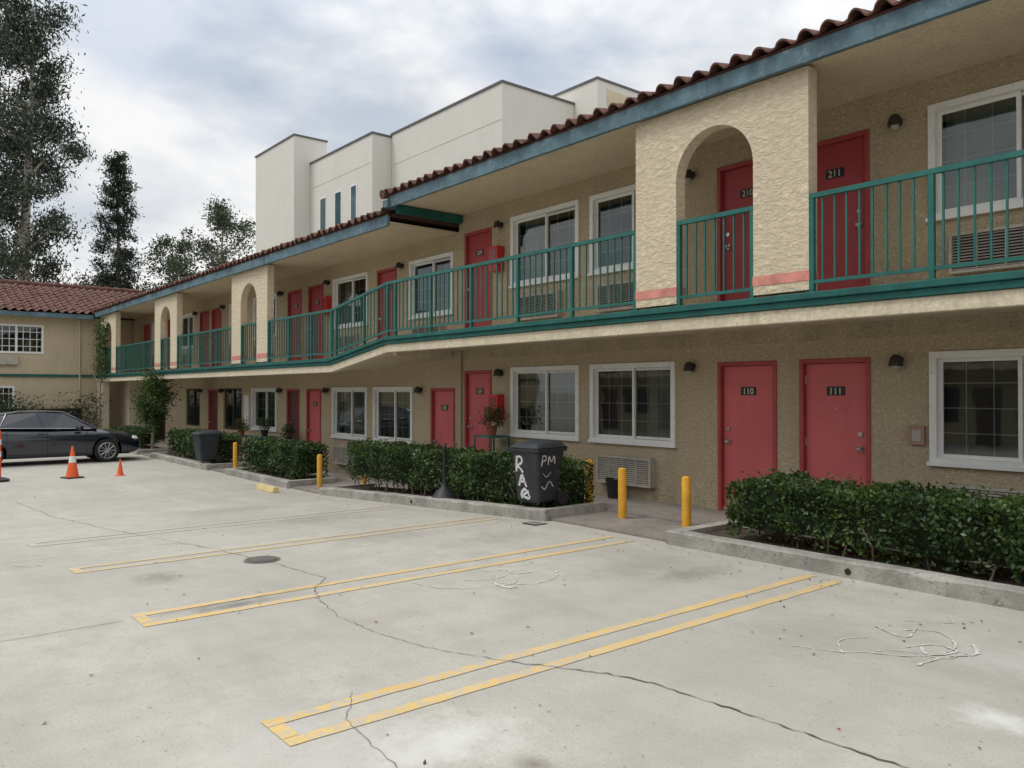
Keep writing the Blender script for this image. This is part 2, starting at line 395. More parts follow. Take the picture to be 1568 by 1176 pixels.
planter('planter_kerb.001',-14.2,-7.69)
planter('planter_kerb.002',-19.3,-15.7)
planter('planter_kerb.003',-25.7,-20.6)
planter('planter_kerb.004',-33.0,-27.2)
b=MB()
b.box(-12.8,8,7.98,9.16,-.5,.045)
b.box(-36.7,-12.8,7.98,9.16,-.7,-.285)
for xa,xb in((-7.69,-5.7),(-15.7,-14.2),(-20.6,-19.3),(-27.2,-25.7)):
    b.band([(xb,gz(xb)+.03),(xa,gz(xa)+.03)],6.95,7.98,.3)
b.obj('sidewalk',WALK)
b=MB(); b.cyl((-3.62,6.852,.06),(-3.62,6.9,.06),.028,n=14); b.cyl((-10.9,6.852,gz(-10.9)+.07),(-10.9,6.9,gz(-10.9)+.07),.028,n=14); b.obj('weep_pipe',BLACK)

# ------------------------------------------------------------------ motel
motel=empty('motel_building')
YW=9.15; YF=7.69
wall=MB(); fr=MB(); gl=MB(); cu=MB(); cd=MB(); mun=MB()
def wallrun(xa,xb,z0,z1,ops):
    ops=sorted(ops); x=xa
    for (a,c,l,h) in ops:
        if a>x: wall.box(x,a,YW,YW+.2,z0,z1)
        if l>z0+.001: wall.box(a,c,YW,YW+.2,z0,l)
        if h<z1-.001: wall.box(a,c,YW,YW+.2,h,z1)
        x=c
    if x<xb: wall.box(x,xb,YW,YW+.2,z0,z1)
def curtain(x0,x1,z0,z1,y,dark):
    bb=cd if dark else cu
    n=max(6,int((x1-x0)/.035)); vs=[]
    ph=R.uniform(0,6)
    for i in range(n+1):
        x=x0+(x1-x0)*i/n; yy=y+.022*math.sin(i*1.15+ph)+.01*math.sin(i*.43)
        vs+=[(x,yy,z0),(x,yy,z1)]
    bb.add(vs,[(2*i,2*i+2,2*i+3,2*i+1) for i in range(n)])
def window(x0,x1,z0,z1,frame=True,style=0):
    t=.075
    if frame:
        y0,y1=YW-.035,YW+.05
        fr.box(x0,x1,y0,y1,z1-t,z1); fr.box(x0,x1,y0,y1,z0,z0+t*.8)
        fr.box(x0,x0+t,y0+.001,y1,z0+t*.8,z1-t); fr.box(x1-t,x1,y0+.001,y1,z0+t*.8,z1-t)
        fr.box(x0-.02,x1+.02,y0-.025,y0+.03,z0-.03,z0+.012)
    else: t=.03
    xm=(x0+x1)/2; a,c=x0+t,x1-t; l,h=z0+t*.8,z1-t
    tgt=fr if frame else mun
    s=.04
    for (p,q,yy) in((a,xm+.02,YW+.045),(xm-.02,c,YW+.075)):
        tgt.box(p,p+s,yy,yy+.028,l,h); tgt.box(q-s,q,yy,yy+.028,l,h)
        tgt.box(p+s,q-s,yy+.001,yy+.027,l,l+s); tgt.box(p+s,q-s,yy+.001,yy+.027,h-s,h)
        gl.add([(p+s,yy+.012,l+s),(q-s,yy+.012,l+s),(q-s,yy+.012,h-s),(p+s,yy+.012,h-s)],[(0,1,2,3)])
        for k in(1,2): 
            xx=p+(q-p)*k/3; tgt.box(xx-.006,xx+.006,yy+.017,yy+.024,l+s,h-s)
        for k in(1,2,3):
            zz=l+(h-l)*k/4; tgt.box(p+s,q-s,yy+.018,yy+.023,zz-.006,zz+.006)
    y=YW+.24
    if style==0: curtain(a,xm+.1,l-.05,h+.05,y,True); curtain(xm+.1,c,l-.05,h+.05,y+.02,False)
    elif style==1: curtain(a,c,l-.05,h+.05,y,True)
    elif style==2: curtain(a,a+.35*(c-a),l-.05,h+.05,y,False); curtain(c-.2*(c-a),c,l-.05,h+.05,y,False)
    elif style==3: curtain(a,c,l-.05,h+.05,y,False)
door_i=[0]
NUMM=M('number_paint',(.55,.50,.42),.5,.05)
def door(x0,x1,z0,z1,mat,num=None,trim=REDT,knobleft=True):
    e=empty('door' if door_i[0]==0 else 'door.%03d'%door_i[0],parent=motel); door_i[0]+=1
    t=.055
    b=MB(); b.box(x0-.0,x0+t,YW-.018,YW+.12,z0,z1); b.box(x1-t,x1,YW-.018,YW+.12,z0,z1); b.box(x0+t,x1-t,YW-.017,YW+.12,z1-t,z1)
    b.obj('door_frame',trim,e,.006)
    b=MB(); b.box(x0+t+.004,x1-t-.004,YW+.05,YW+.095,z0+.015,z1-t-.004); b.obj('door_slab',mat,e,.004)
    b=MB(); b.box(x0+t,x1-t,YW+.0,YW+.13,z0,z0+.014); b.obj('threshold',METAL,e)
    kx=x0+t+.09 if knobleft else x1-t-.09
    b=MB(); b.cyl((kx,YW+.05,z0+.95),(kx,YW+.0,z0+.95),.014,n=10); b.lathe([(.01,-.03),(.03,-.015),(.03,.015),(.01,.03)],(kx,YW-.01,z0+.95),12)
    b.cyl((kx,YW+.052,z0+1.12),(kx,YW+.03,z0+1.12),.028,n=12); b.cyl((kx,YW+.052,z0+.95),(kx,YW+.04,z0+.95),.035,n=12); b.obj('door_knob',METAL,e)
    hx=x1-t-.006 if knobleft else x0+t+.006
    b=MB()
    for hz in(.25,1.0,1.78): b.cyl((hx,YW+.045,z0+hz-.05),(hx,YW+.045,z0+hz+.05),.009,n=8)
    b.cyl(((x0+x1)/2,YW+.052,z0+1.42),((x0+x1)/2,YW+.04,z0+1.42),.012,n=8); b.obj('hinges_peephole',METAL,e)
    if num:
        xm=(x0+x1)/2; b=MB(); b.box(xm-.115,xm+.115,YW+.04,YW+.052,z0+1.58,z0+1.69); b.obj('number_plate',BLACK,e)
        cu_=bpy.data.curves.new('room_number','FONT'); cu_.body=num; cu_.size=.115; cu_.align_x='CENTER'; cu_.extrude=.002; cu_.offset=.001
        o=bpy.data.objects.new('room_number',cu_); COL.objects.link(o); o.location=(xm,YW+.037,z0+1.594); o.rotation_euler=(math.pi/2,0,0); o.parent=e
        cu_.materials.append(NUMM)

NEARW=[(-3.87,-2.14),(-9.14,-7.41),(-11.16,-9.40),(-1.99,-.26),(3.3,5.0)]
NEARD=[(-5.45,-4.54,'111',False),(-6.68,-5.77,'110',True),(-12.60,-11.75,'109',True),(1.70,2.61,'113',False),(.47,1.38,'112',True)]
FGW=[(-16.14,-14.47),(-18.19,-16.44),(-23.43,-21.6)]
FGWD=[(-25.9,-24.3),(-29.7,-28.2)]
FGD=[(-13.79,-12.93,'108',REDG),(-19.69,-18.84,'107',REDG),(-20.94,-20.12,None,DARKW),(-27.3,-26.4,None,DARKW)]
FUW=[(-14.6,-12.97),(-18.15,-16.4),(-23.3,-21.6),(-30.5,-28.8),(-25.3,-24.0),(-33.9,-32.4)]
FUD=[(-16.0,-15.15,'208'),(-19.6,-18.72,'207'),(-20.9,-20.02,'206'),(-27.0,-26.1,None),(-28.2,-27.3,None),(-31.9,-31.0,None),(-35.2,-34.3,None)]
ops=[(a,c,.89,2.11) for a,c in NEARW]+[(a,c,.045,2.075) for a,c,_,_ in NEARD]
wallrun(-12.8,6.5,.0,2.56,ops)
ops=[(a,c,3.57,4.79+.04) for a,c in NEARW]+[(a,c,2.70,4.755) for a,c,_,_ in NEARD]
wallrun(-12.8,6.5,2.56,5.16,ops)
D=DROP
ops=[(a,c,.89+D,2.11+D) for a,c in FGW]+[(a,c,.8+D,2.11+D) for a,c in FGWD]+[(q[0],q[1],.045+D,2.075+D) for q in FGD]+[(-34.9,-32.2,.0+D,2.3+D)]
wallrun(-36.7,-12.8,D-.1,2.56+D,ops)
ops=[(a,c,3.57+D,4.79+D) for a,c in FUW]+[(q[0],q[1],2.70+D,4.755+D) for q in FUD]
wallrun(-36.7,-12.8,2.56+D,5.16+D,ops)
for i,(a,c) in enumerate(NEARW):
    window(a,c,.89,2.11,style=[1,0,1,0,1][i]); window(a,c,3.57,4.83,style=[3,0,2,3,0][i])
for i,(a,c) in enumerate(FGW): window(a,c,.89+D,2.11+D,style=[1,3,0][i])
for a,c in FGWD: window(a,c,.8+D,2.11+D,frame=False,style=1)
for i,(a,c) in enumerate(FUW): window(a,c,3.57+D,4.79+D,style=[0,2,1,0,1,0][i])
for a,c,n,k in NEARD:
    door(a,c,.045,2.075,REDG,n,knobleft=k); door(a,c,2.70,4.755,REDU,'2'+n[1:],knobleft=k)
for a,c,n,m in FGD: door(a,c,.045+D,2.075+D,m,n)
for a,c,n in FUD: door(a,c,2.70+D,4.755+D,REDU,n)
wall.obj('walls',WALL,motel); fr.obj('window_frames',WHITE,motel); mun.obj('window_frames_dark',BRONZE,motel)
gl.obj('window_glass',GLASS,motel,recalc=False); cu.obj('curtains',CURT,motel,smooth=True); cd.obj('dark_curtains',CURD,motel,smooth=True)
b=MB(); b.box(-12.8,6.5,10.4,16,-.1,5.1); b.box(-36.7,-12.83,10.4,16,-.6,5.1+D)
b.obj('interior_back',INTER,motel)
b=MB(); b.box(6.3,6.5,9.36,16.1,0,5.1); b.box(-12.79,-12.6,9.36,10.38,0,5.14); b.box(-36.69,-36.5,9.36,10.38,-.4,5.1+D)
b.box(-12.8,6.5,16.01,16.2,-.1,5.12); b.box(-36.7,-12.8,16.01,16.2,-.4,5.12+D)
b.obj('outer_walls',WALLP,motel)
XR0,XR1=-13.1,-15.4
def deckline(z): return [(6.5,z),(XR0,z),(XR1,z+D),(-36.7,z+D)]
b=MB(); b.band(deckline(2.69),7.75,9.149,.20); b.obj('deck_slab',SOFF,motel)
b=MB(); b.band(deckline(2.56),YF,7.85,.15); b.obj('deck_edge_band',CREAM,motel,.01)
b=MB(); b.band(deckline(2.705),YF-.07,7.80,.07); b.band(deckline(2.634),YF-.035,7.78,.072); b.obj('deck_trim',TEALB,motel,.008)
b=MB(); b.box(XR0-.05,XR0+.08,7.86,9.14,2.36,2.489); b.obj('deck_end_beam',CREAM,motel)
def arch(xr,zb,zt,par=motel):
    xl=xr-2.40; o0,o1=xl+.65,xl+1.73; r=(o1-o0)/2; xm=(o0+o1)/2; zs=zb+1.46+.03
    y0,y1=YF,YF+.17; b=MB()
    b.box(xl,o0,y0,y1,zb,zt); b.box(o1,xr,y0,y1,zb,zt)
    n=22
    for i in range(n):
        a0=math.pi*i/n; a1=math.pi*(i+1)/n
        xa,za=xm-r*math.cos(a0),zs+r*math.sin(a0); xb,zb2=xm-r*math.cos(a1),zs+r*math.sin(a1)
        b.add([(xa,y0,za),(xb,y0,zb2),(xb,y0,zt),(xa,y0,zt),(xa,y1,za),(xb,y1,zb2),(xb,y1,zt),(xa,y1,zt)],
              [(0,1,2,3),(4,7,6,5),(0,4,5,1),(3,2,6,7)])
    b.obj('arch_wall',PILL,par,recalc=False)
    b=MB()
    for p,q in((xl,o0),(o1,xr)):
        b.box(p-.006,q+.006,y0-.007,y1+.006,zb+.10,zb+.205)
    b.obj('arch_stripe',PINK,par)
    return o0,o1,xl
archs=[(-4.47,0),(9.83,0),(-18.77,D),(-25.9,D),(-33.55,D)]
openings=[]
for xr,dz in archs:
    if xr<7: openings.append((xr,)+arch(xr,2.74+dz,5.10+dz)+(dz,))
def dz(x):
    if x>XR0: return 0
    if x<XR1: return D
    return D*(x-XR0)/(XR1-XR0)
rail=MB()
def railing(xa,xb,step=1.19):
    y=YF+.03; P=[xa]+[q for q in(XR0,XR1) if xb<q<xa]+[xb]
    for z,h,hw in((2.705+1.04,.05,.028),(2.705+.13,.035,.018)):
        rail.band([(p,z+dz(p)) for p in P],y-hw,y+hw,h)
    n=max(1,round((xa-xb)/step)); pts=[xa-.02-(xa-xb-.04)*i/n for i in range(n+1)]
    for q in(XR0,XR1):
        if xb<q<xa: pts.append(q)
    for x in pts: rail.box(x-.024,x+.024,y-.024,y+.024,2.70+dz(x),3.74+dz(x)); rail.box(x-.05,x+.05,y-.05,y+.045,2.705+dz(x),2.72+dz(x))
    m=int((xa-xb)/.132)
    for i in range(1,m):
        x=xa-(xa-xb)*i/m; t=R.uniform(-.006,.006); rail.box(x-.009+t,x+.009+t,y-.009,y+.009,2.83+dz(x),3.70+dz(x))
op=sorted(openings,reverse=True); cur=6.4
for xr,o0,o1,xl,_ in op:
    railing(cur,xr+.005); railing(o1-.005,o0+.005,3); cur=xl-.005
railing(cur,-36.6)
rail.obj('balcony_railing',TEAL,motel)
def tiles(name,org,u,length,s,slen,par,period=.27,rowl=.42):
    u=np.array(u,float);s=np.array(s,float);s/=np.linalg.norm(s); n=np.cross(u,s); n/=np.linalg.norm(n)
    if n[2]<0:n=-n
    k=12; nu=int(length/period*k); U=np.linspace(0,length,nu+1); ph=(U/period)%1
    h=np.where(ph<.62,.070*np.sin(np.pi*np.clip(ph/.62,0,1))**.7,-.015*np.sin(np.pi*(ph-.62)/.38))
    rows=int(slen/rowl); S=[];E=[]
    for r in range(rows):
        S+= [r*rowl,(r+1)*rowl-.001]; E+=[.035,0.0]
    ncol=int(length/period)+2
    V=[]; jr=None
    for i,(sv,e) in enumerate(zip(S,E)):
        if i%2==0: jr=np.array([R.uniform(-.03,.04) for _ in range(ncol)]); jh=np.array([R.uniform(-.014,.014) for _ in range(ncol)])
        off=jr[(U/period).astype(int)]*(1 if i%2==0 else 0)
        hh=jh[(U/period).astype(int)]*np.where(ph<.62,np.sin(np.pi*np.clip(ph/.62,0,1)),0)
        V.append(np.array(org)+U[:,None]*u+(sv-off)[:,None]*s+(h+e+hh)[:,None]*n)
    V=np.array(V); ring=V[0]-n*.022
    V=np.concatenate([ring[None],V],0); nr=V.shape[0]; nc=nu+1
    idx=np.arange(nr*nc).reshape(nr,nc)
    F=np.stack([idx[:-1,:-1],idx[:-1,1:],idx[1:,1:],idx[1:,:-1]],-1).reshape(-1,4)
    me=bpy.data.meshes.new(name); me.from_pydata(V.reshape(-1,3).tolist(),[],F.tolist()); me.materials.append(TILE)
    o=bpy.data.objects.new(name,me); COL.objects.link(o); o.parent=par; return o
SL=math.tan(math.radians(16))
for (xa,xb,dzz) in((-12.85,6.5,0),(-36.7,-12.86,D)):
    zf=5.08+dzz
    b=MB()
    # fascia boards butt-jointed every ~3.6 m, each a hair out of line
    x=xa
    while x<xb-.01:
        q=min(xb,x+3.6); j=R.uniform(-.004,.004); b.box(x,q-.004,7.56+j,7.62,zf+R.uniform(-.003,.003),zf+.20); x=q
    b.obj('roof_fascia',BLUE,motel,.006)
    b=MB(); b.box(xa+.002,xb-.002,7.621,9.149,zf+.055,zf+.085); b.obj('roof_soffit',SOFF,motel)
    b=MB(); b.box(xa,xb,7.575,7.66,zf+.201,zf+.24); b.obj('eave_board',TILED,motel)
    b=MB(); z0=zf+.215
    b.add([(xa,7.6,z0),(xb,7.6,z0),(xb,12.2,z0+4.6*SL),(xa,12.2,z0+4.6*SL),(xb,16.6,z0),(xa,16.6,z0),
           (xa,7.6,z0-.03),(xb,7.6,z0-.03),(xb,16.6,z0-.03),(xa,16.6,z0-.03)],[(0,1,2,3),(3,2,4,5),(6,7,8,9),(0,3,5,9,6),(1,2,4,8,7),(0,1,7,6),(5,4,8,9)])
    b.obj('roof_deck',TILED,motel)
    tiles('roof_tiles',(xa,7.50,z0),(1,0,0),xb-xa,(0,1,SL),4.8,motel)
b=MB(); b.box(-12.93,-12.75,7.5,12,5.07,5.21)
b.obj('roof_end_fascia',BLUE,motel,.01)
b=MB(); b.box(-12.8,-12.66,7.70,9.14,4.98,5.12); b.obj('roof_end_beam',TEALB,motel)
b=MB()
for i in range(12):
    y=7.5+i*.4; z=5.28+(y-7.5)*SL
    b.cyl((-12.87,y-.05,z+.03),(-12.87,y+.42,z+.03+.4*SL),.085,.07,10)
b.obj('rake_tiles',TILE,motel)
M2=M('lamp_glass',(.35,.33,.28),.3,.05)
def lamp(x,z):
    b=MB(); b.cyl((x,YW,z),(x,YW-.02,z),.045,n=14); b.tube([(x,YW-.01,z),(x,YW-.06,z+.03),(x,YW-.10,z+.03)],[.012]*3,6)
    b.lathe([(.01,.06),(.035,.055),(.06,.02),(.075,-.03),(.078,-.07),(.07,-.07)],(x,YW-.10,z),16)
    b.lathe([(.05,-.065),(.045,-.1),(.02,-.12)],(x,YW-.10,z),12,1)
    b.obj('wall_lamp' ,[BRONZE,M2],motel,smooth=True)
for x in(-4.2,-7.1,-11.45,.1,3.0): lamp(x,2.03); lamp(x,2.03+2.72)
for x in(-14.15,-18.45,-21.3,-25.9,-28.0): lamp(x,2.05+D); 
for x in(-14.9,-18.4,-21.25,-25.8,-28.5,-30.7): lamp(x,2.03+2.72+D)
def ac(x0,x1,z0,z1):
    e=empty('air_conditioner',parent=motel); y0=YW-.13
    b=MB(); t=.03
    b.box(x0,x1,y0,YW-.002,z1-t,z1);b.box(x0,x1,y0,YW-.002,z0,z0+t);b.box(x0,x0+t,y0,YW-.002,z0+t,z1-t);b.box(x1-t,x1,y0,YW-.002,z0+t,z1-t)
    n=12
    for i in range(n):
        z=z0+t+(z1-z0-2*t)*(i+.5)/n
        b.add([(x0+t,y0+.004,z-.010),(x1-t,y0+.004,z-.010),(x1-t,y0+.03,z+.010),(x0+t,y0+.03,z+.010)],[(0,1,2,3)])
    for k in(.25,.5,.75): xx=x0+(x1-x0)*k; b.box(xx-.008,xx+.008,y0-.003,y0+.02,z0+t,z1-t)
    b.obj('ac_housing',ACM,e,recalc=False)
    b=MB(); b.box(x0+t,x1-t,y0+.05,YW-.003,z0+t,z1-t); b.obj('ac_coil',ACD,e)
for a,c in NEARW: ac(a+.25,a+1.35,.25,.68); ac(a+.25,a+1.35,2.93,3.36)
for a,c in FGW: ac(a+.25,a+1.35,.25+D,.68+D)
for a,c in FUW: ac(a+.25,a+1.3,2.93+D,3.36+D)
b=MB(); b.box(-4.08,-3.92,YW-.05,YW,1.08,1.29,0); b.box(-4.05,-3.95,YW-.058,YW-.05,1.12,1.25,1); b.obj('electrical_box',[M('box_paint',(.33,.20,.16),.5,.1),ACM],motel,.004)
def cab(x,z):
    b=MB(); b.box(x-.13,x+.13,YW-.17,YW,z,z+.46,0); b.box(x-.09,x+.09,YW-.176,YW-.17,z+.12,z+.40,1); b.obj('extinguisher_cabinet',[REDX,M('cab_glass',(.25,.05,.05),.1,.05)],motel,.008)
cab(-11.5,3.88); cab(-11.5,1.16); cab(-18.4,3.6)
b=MB(); b.cyl((-12.7,YW-.04,.04),(-12.7,YW-.04,2.45),.025); b.obj('conduit',WALLP,motel)
b=MB(); b.box(-23.95,-23.6,YW-.06,YW,.9+D,1.9+D); b.obj('notice_board',WHITE,motel)
b=MB(); b.box(-36.7,-35.7,7.7,7.95,-.4,2.07); b.box(-36.7,-35.2,8.6,9.14,-.4,2.15); b.obj('end_pier',PILL,motel)

# ------------------------------------------------------------------ wing
wing=empty('motel_wing')
XWG=-37.0; b=MB()
def wr(b,ya,yb,z0,z1,ops):
    y=ya
    for a,c,l,h in sorted(ops):
        b.box(XWG-.2,XWG,y,a,z0,z1); b.box(XWG-.2,XWG,a,c,z0,l); b.box(XWG-.2,XWG,a,c,h,z1); y=c
    b.box(XWG-.2,XWG,y,yb,z0,z1)
wr(b,-14,10.5,2.3,4.75,[(3.9,5.8,3.2,4.36),(-1,.9,3.2,4.36),(-7,-5.1,3.2,4.36)])
wr(b,-14,10.5,-.5,2.3,[(3.3,4.8,.7,1.9),(-2,-1.1,-.3,1.75)])
b.box(-45,-44.8,-14,10.5,-.5,4.75); b.box(-45,XWG-.2,10.3,10.5,-.5,4.75); b.box(-45,XWG-.2,-14,-13.8,-.5,4.75); b.obj('walls',WALLP,wing)
b=MB(); b.box(-44,-38.2,-13,10,-.4,4.7); b.obj('interior',INTER,wing)
wf=MB(); wg=MB()
for (a,c,l,h) in [(3.9,5.8,3.2,4.36),(-1,.9,3.2,4.36),(-7,-5.1,3.2,4.36),(3.3,4.8,.7,1.9)]:
    t=.08
    wf.box(XWG-.05,XWG+.03,a,c,h-t,h);wf.box(XWG-.05,XWG+.03,a,c,l,l+t);wf.box(XWG-.05,XWG+.029,a,a+t,l+t,h-t);wf.box(XWG-.05,XWG+.029,c-t,c,l+t,h-t)
    wf.box(XWG-.05,XWG+.0,(a+c)/2-.04,(a+c)/2+.04,l+t,h-t)
    for k in(1,2,3,5,6,7): y=a+(c-a)*k/8; wf.box(XWG-.04,XWG-.02,y-.012,y+.012,l+t,h-t)
    for k in(1,2,3): z=l+(h-l)*k/4; wf.box(XWG-.04,XWG-.021,a+t,c-t,z-.012,z+.012)
    wg.add([(XWG-.06,a,l),(XWG-.06,c,l),(XWG-.06,c,h),(XWG-.06,a,h)],[(0,1,2,3)])
wf.obj('window_frames',WHITE,wing); wg.obj('window_glass',GLASS,wing,recalc=False)
b=MB(); b.box(XWG+.002,XWG+.07,-14,7.6,2.28,2.38); b.obj('band_trim',TEALB,wing)
b=MB(); b.box(XWG+.002,XWG+.14,3.7,4.9,2.75,3.1); b.obj('air_conditioner',ACM,wing)
b=MB(); b.box(XWG+.5,XWG+.56,-14,7.5,4.66,4.84); b.obj('roof_fascia',BLUE,wing)
b=MB(); b.box(XWG,XWG+.499,-14,7.5,4.72,4.75); b.obj('roof_soffit',SOFF,wing)
b=MB(); b.cyl((XWG+.05,7.1,-.3),(XWG+.05,7.1,4.7),.04); b.obj('downspout',WALLP,wing)
sl=.34; b=MB(); z0=4.84
b.add([(XWG+.55,-14,z0),(XWG+.55,10.6,z0),(-41.2,10.6,z0+4.7*sl),(-41.2,-14,z0+4.7*sl),(-46,10.6,z0),(-46,-14,z0)],[(0,1,2,3),(3,2,4,5),(0,3,5),(1,2,4)]); b.obj('roof_deck',TILED,wing)
tiles('roof_tiles',(XWG+.6,-14,z0+.02),(0,1,0),24.5,(-1,0,sl),5.0,wing,.30)
b=MB()
for i in range(60): b.cyl((-41.3,-14+i*.41,z0+4.7*sl+.08),(-41.3,-13.57+i*.41,z0+4.7*sl+.06),.13,.11,8)
b.obj('ridge_tiles',TILE,wing)

# ------------------------------------------------------------------ building across the lot
opp=empty('motel_building_across')
b=MB(); b.box(-30,14,-16.2,-12,-.4,4.9); b.obj('walls',WALLP,opp)
b=MB(); 
for i in range(12):
    x=-28+i*3.6
    for z in(.6,3.3): b.box(x,x+1.7,-11.99,-11.96,z,z+1.2)
b.obj('windows',ACD,opp)
b=MB()
for i in range(12):
    x=-29.4+i*3.6
    for z in(-.2,2.6): b.box(x,x+.9,-11.99,-11.95,z,z+2)
b.obj('doors',DARKW,opp)
b=MB(); b.box(-30,14,-12,-10.6,2.4,2.65); b.obj('deck',SOFF,opp)
b=MB(); b.add([(-30.5,-10.3,4.9),(14.5,-10.3,4.9),(14.5,-14,6.2),(-30.5,-14,6.2),(14.5,-17,4.9),(-30.5,-17,4.9)],[(0,1,2,3),(3,2,4,5),(0,3,5),(1,2,4),(0,1,4,5)]); b.obj('roof',TILE,opp)

# ------------------------------------------------------------------ white apartment building
apt=empty('apartment_building')
b=MB(); cp=MB(); 
def abox(x0,x1,y0,y1,z,dz=0):
    b.box(x0,x1,y0,y1,-.5,z)
    t=.12
    cp.box(x0-.05,x1+.05,y0-.05,y0+t,z,z+.09);cp.box(x0-.05,x1+.05,y1-t,y1+.05,z,z+.09)
    cp.box(x0-.05,x0+t,y0+t,y1-t,z,z+.09);cp.box(x1-t,x1+.05,y0+t,y1-t,z,z+.09)
K=1.67
abox(-33.6,-25.0,20,24.0,12.48+K)
abox(-40.35,-33.62,18.94,30,12.36+K)
abox(-45.7,-40.37,18.0,19.9,13.76+K)
abox(-45.6,-40.4,19.92,30,12.3+K)
abox(-33.58,-23.6,24.02,27.3,13.2+K)
abox(-33.58,-18,27.32,34,11.0+K)
b.obj('walls',WHT,apt); cp.obj('coping',COPE,apt)
b=MB(); w2=MB()
def awin(x0,x1,y,z0,z1):
    b.box(x0,x1,y-.02,y+.1,z0,z1); w2.box(x0+.1,x1-.1,y-.03,y-.019,z0+.1,z1-.1)
for px0,px1 in((-39.2,-38.4),(-37.5,-36.7),(-35.8,-35.1)): awin(px0,px1,18.94,8.3+K,10.3+K)
b.box(-25.1,-24.98,20.9,22.0,9.4+K,10.35+K); w2.box(-25.0,-24.97,20.98,21.92,9.48+K,10.27+K)
b.obj('window_frames',WHITE,apt); w2.obj('window_glass',M('apt_glass',(.05,.10,.12),.08,.1,spec=.8),apt)
b=MB(); b.box(-23.61,-23.58,24.6,25.9,12.2+K,12.9+K); b.obj('panel',SOFF,apt)
b=MB()
b.box(-33.5,-25.0,19.988,20.0,11.0+K,11.012+K); b.box(-40.3,-33.7,18.928,18.94,11.0+K,11.012+K)
b.obj('stucco_joints',M('joint',(.56,.55,.5),.9),apt)

# ------------------------------------------------------------------ vegetation
hi=[0]
def hedge(xa,xb,y0,y1,ztop,dens=2600,size=.024):
    nm='hedge' if hi[0]==0 else 'hedge.%03d'%hi[0]; hi[0]+=1
    e=empty(nm)
    zb=(lambda x:gz(x)+.09)
    n=int((xb-xa)/.25)+1
    core=MB(); m=.10
    core.band([(xb-m-(xb-xa-2*m)*i/n,ztop-.11+.02*math.sin(i*1.7)) for i in range(n+1)],y0+m,y1-m,ztop-.11-(zb((xa+xb)/2)+.14)); core.obj('hedge_core',HCORE,e)
    L=xb-xa;W=y1-y0;zl=zb((xa+xb)/2);Hh=ztop-zl
    areas=[L*Hh,L*W,W*Hh,W*Hh,L*Hh*.4]; N=int(sum(areas)*dens)
    ch=rng.choice(5,N,p=np.array(areas)/sum(areas)); u=rng.uniform(0,1,N); v=rng.uniform(0,1,N); dpt=np.abs(rng.normal(0,.045,N))
    x=np.where(ch==2,xa+dpt,np.where(ch==3,xb-dpt,xa+u*L))
    lump=.035*np.sin(x*5.3+1)+.03*np.sin(x*11.7)+.02*np.sin(x*23+v*9)
    z=np.where(ch==1,ztop-dpt,zl+.03+v*(Hh-.03)); z=np.where(ch==1,z+lump*.8,z)
    y=np.where(ch==0,y0+dpt+lump*.8+.03*np.sin(z*14+x*3),np.where(ch==4,y1-dpt,np.where(ch==1,y0+v*W,y0+u*W)))
    dx=np.minimum(x-xa,xb-x); z=z-np.clip(.12-dx,0,.12)*.6*(z-zl)/Hh
    thin=.5+.5*np.sin(x*3.1+2)*np.sin(x*1.3)
    keep=(rng.uniform(0,1,N)<np.clip((z-zl)/(.18+.2*thin),.08,1))
    C=np.stack([x,y,z],1)[keep]
    k=int(L*55); sp=np.stack([rng.uniform(xa,xb,k),rng.uniform(y0,y1,k),ztop+rng.uniform(0,.08,k)],1); C=np.concatenate([C,sp])
    leafmesh('hedge_leaves',C,size,HEDGE,e,.55)
    st=MB()
    for i in range(int(L/.16)):
        xx=xa+.12+i*.16+R.uniform(-.04,.04); yy=(y0+y1)/2+R.uniform(-.3,.1)
        if xx>xb-.05: break
        st.tube([(xx,yy,zb(xx)-.03),(xx+R.uniform(-.05,.05),yy+R.uniform(-.05,.05),zb(xx)+.14),(xx+R.uniform(-.12,.12),yy+R.uniform(-.1,.1),zb(xx)+.32)],[.012,.009,.006],6)
    st.obj('hedge_stems',BARK,e)
hedge(-5.15,-2.35,7.18,7.95,.75,2400,.026)
hedge(-2.25,2.0,7.32,7.95,.70,1600,.026)
hedge(-13.95,-7.9,7.30,7.97,.70,2000,.026)
hedge(-19.0,-16.0,7.2,7.95,.52,1500,.03)
hedge(-25.3,-20.95,7.25,7.95,.50,1100,.034)
hedge(-32.5,-28.6,7.3,7.95,.35,800,.038)

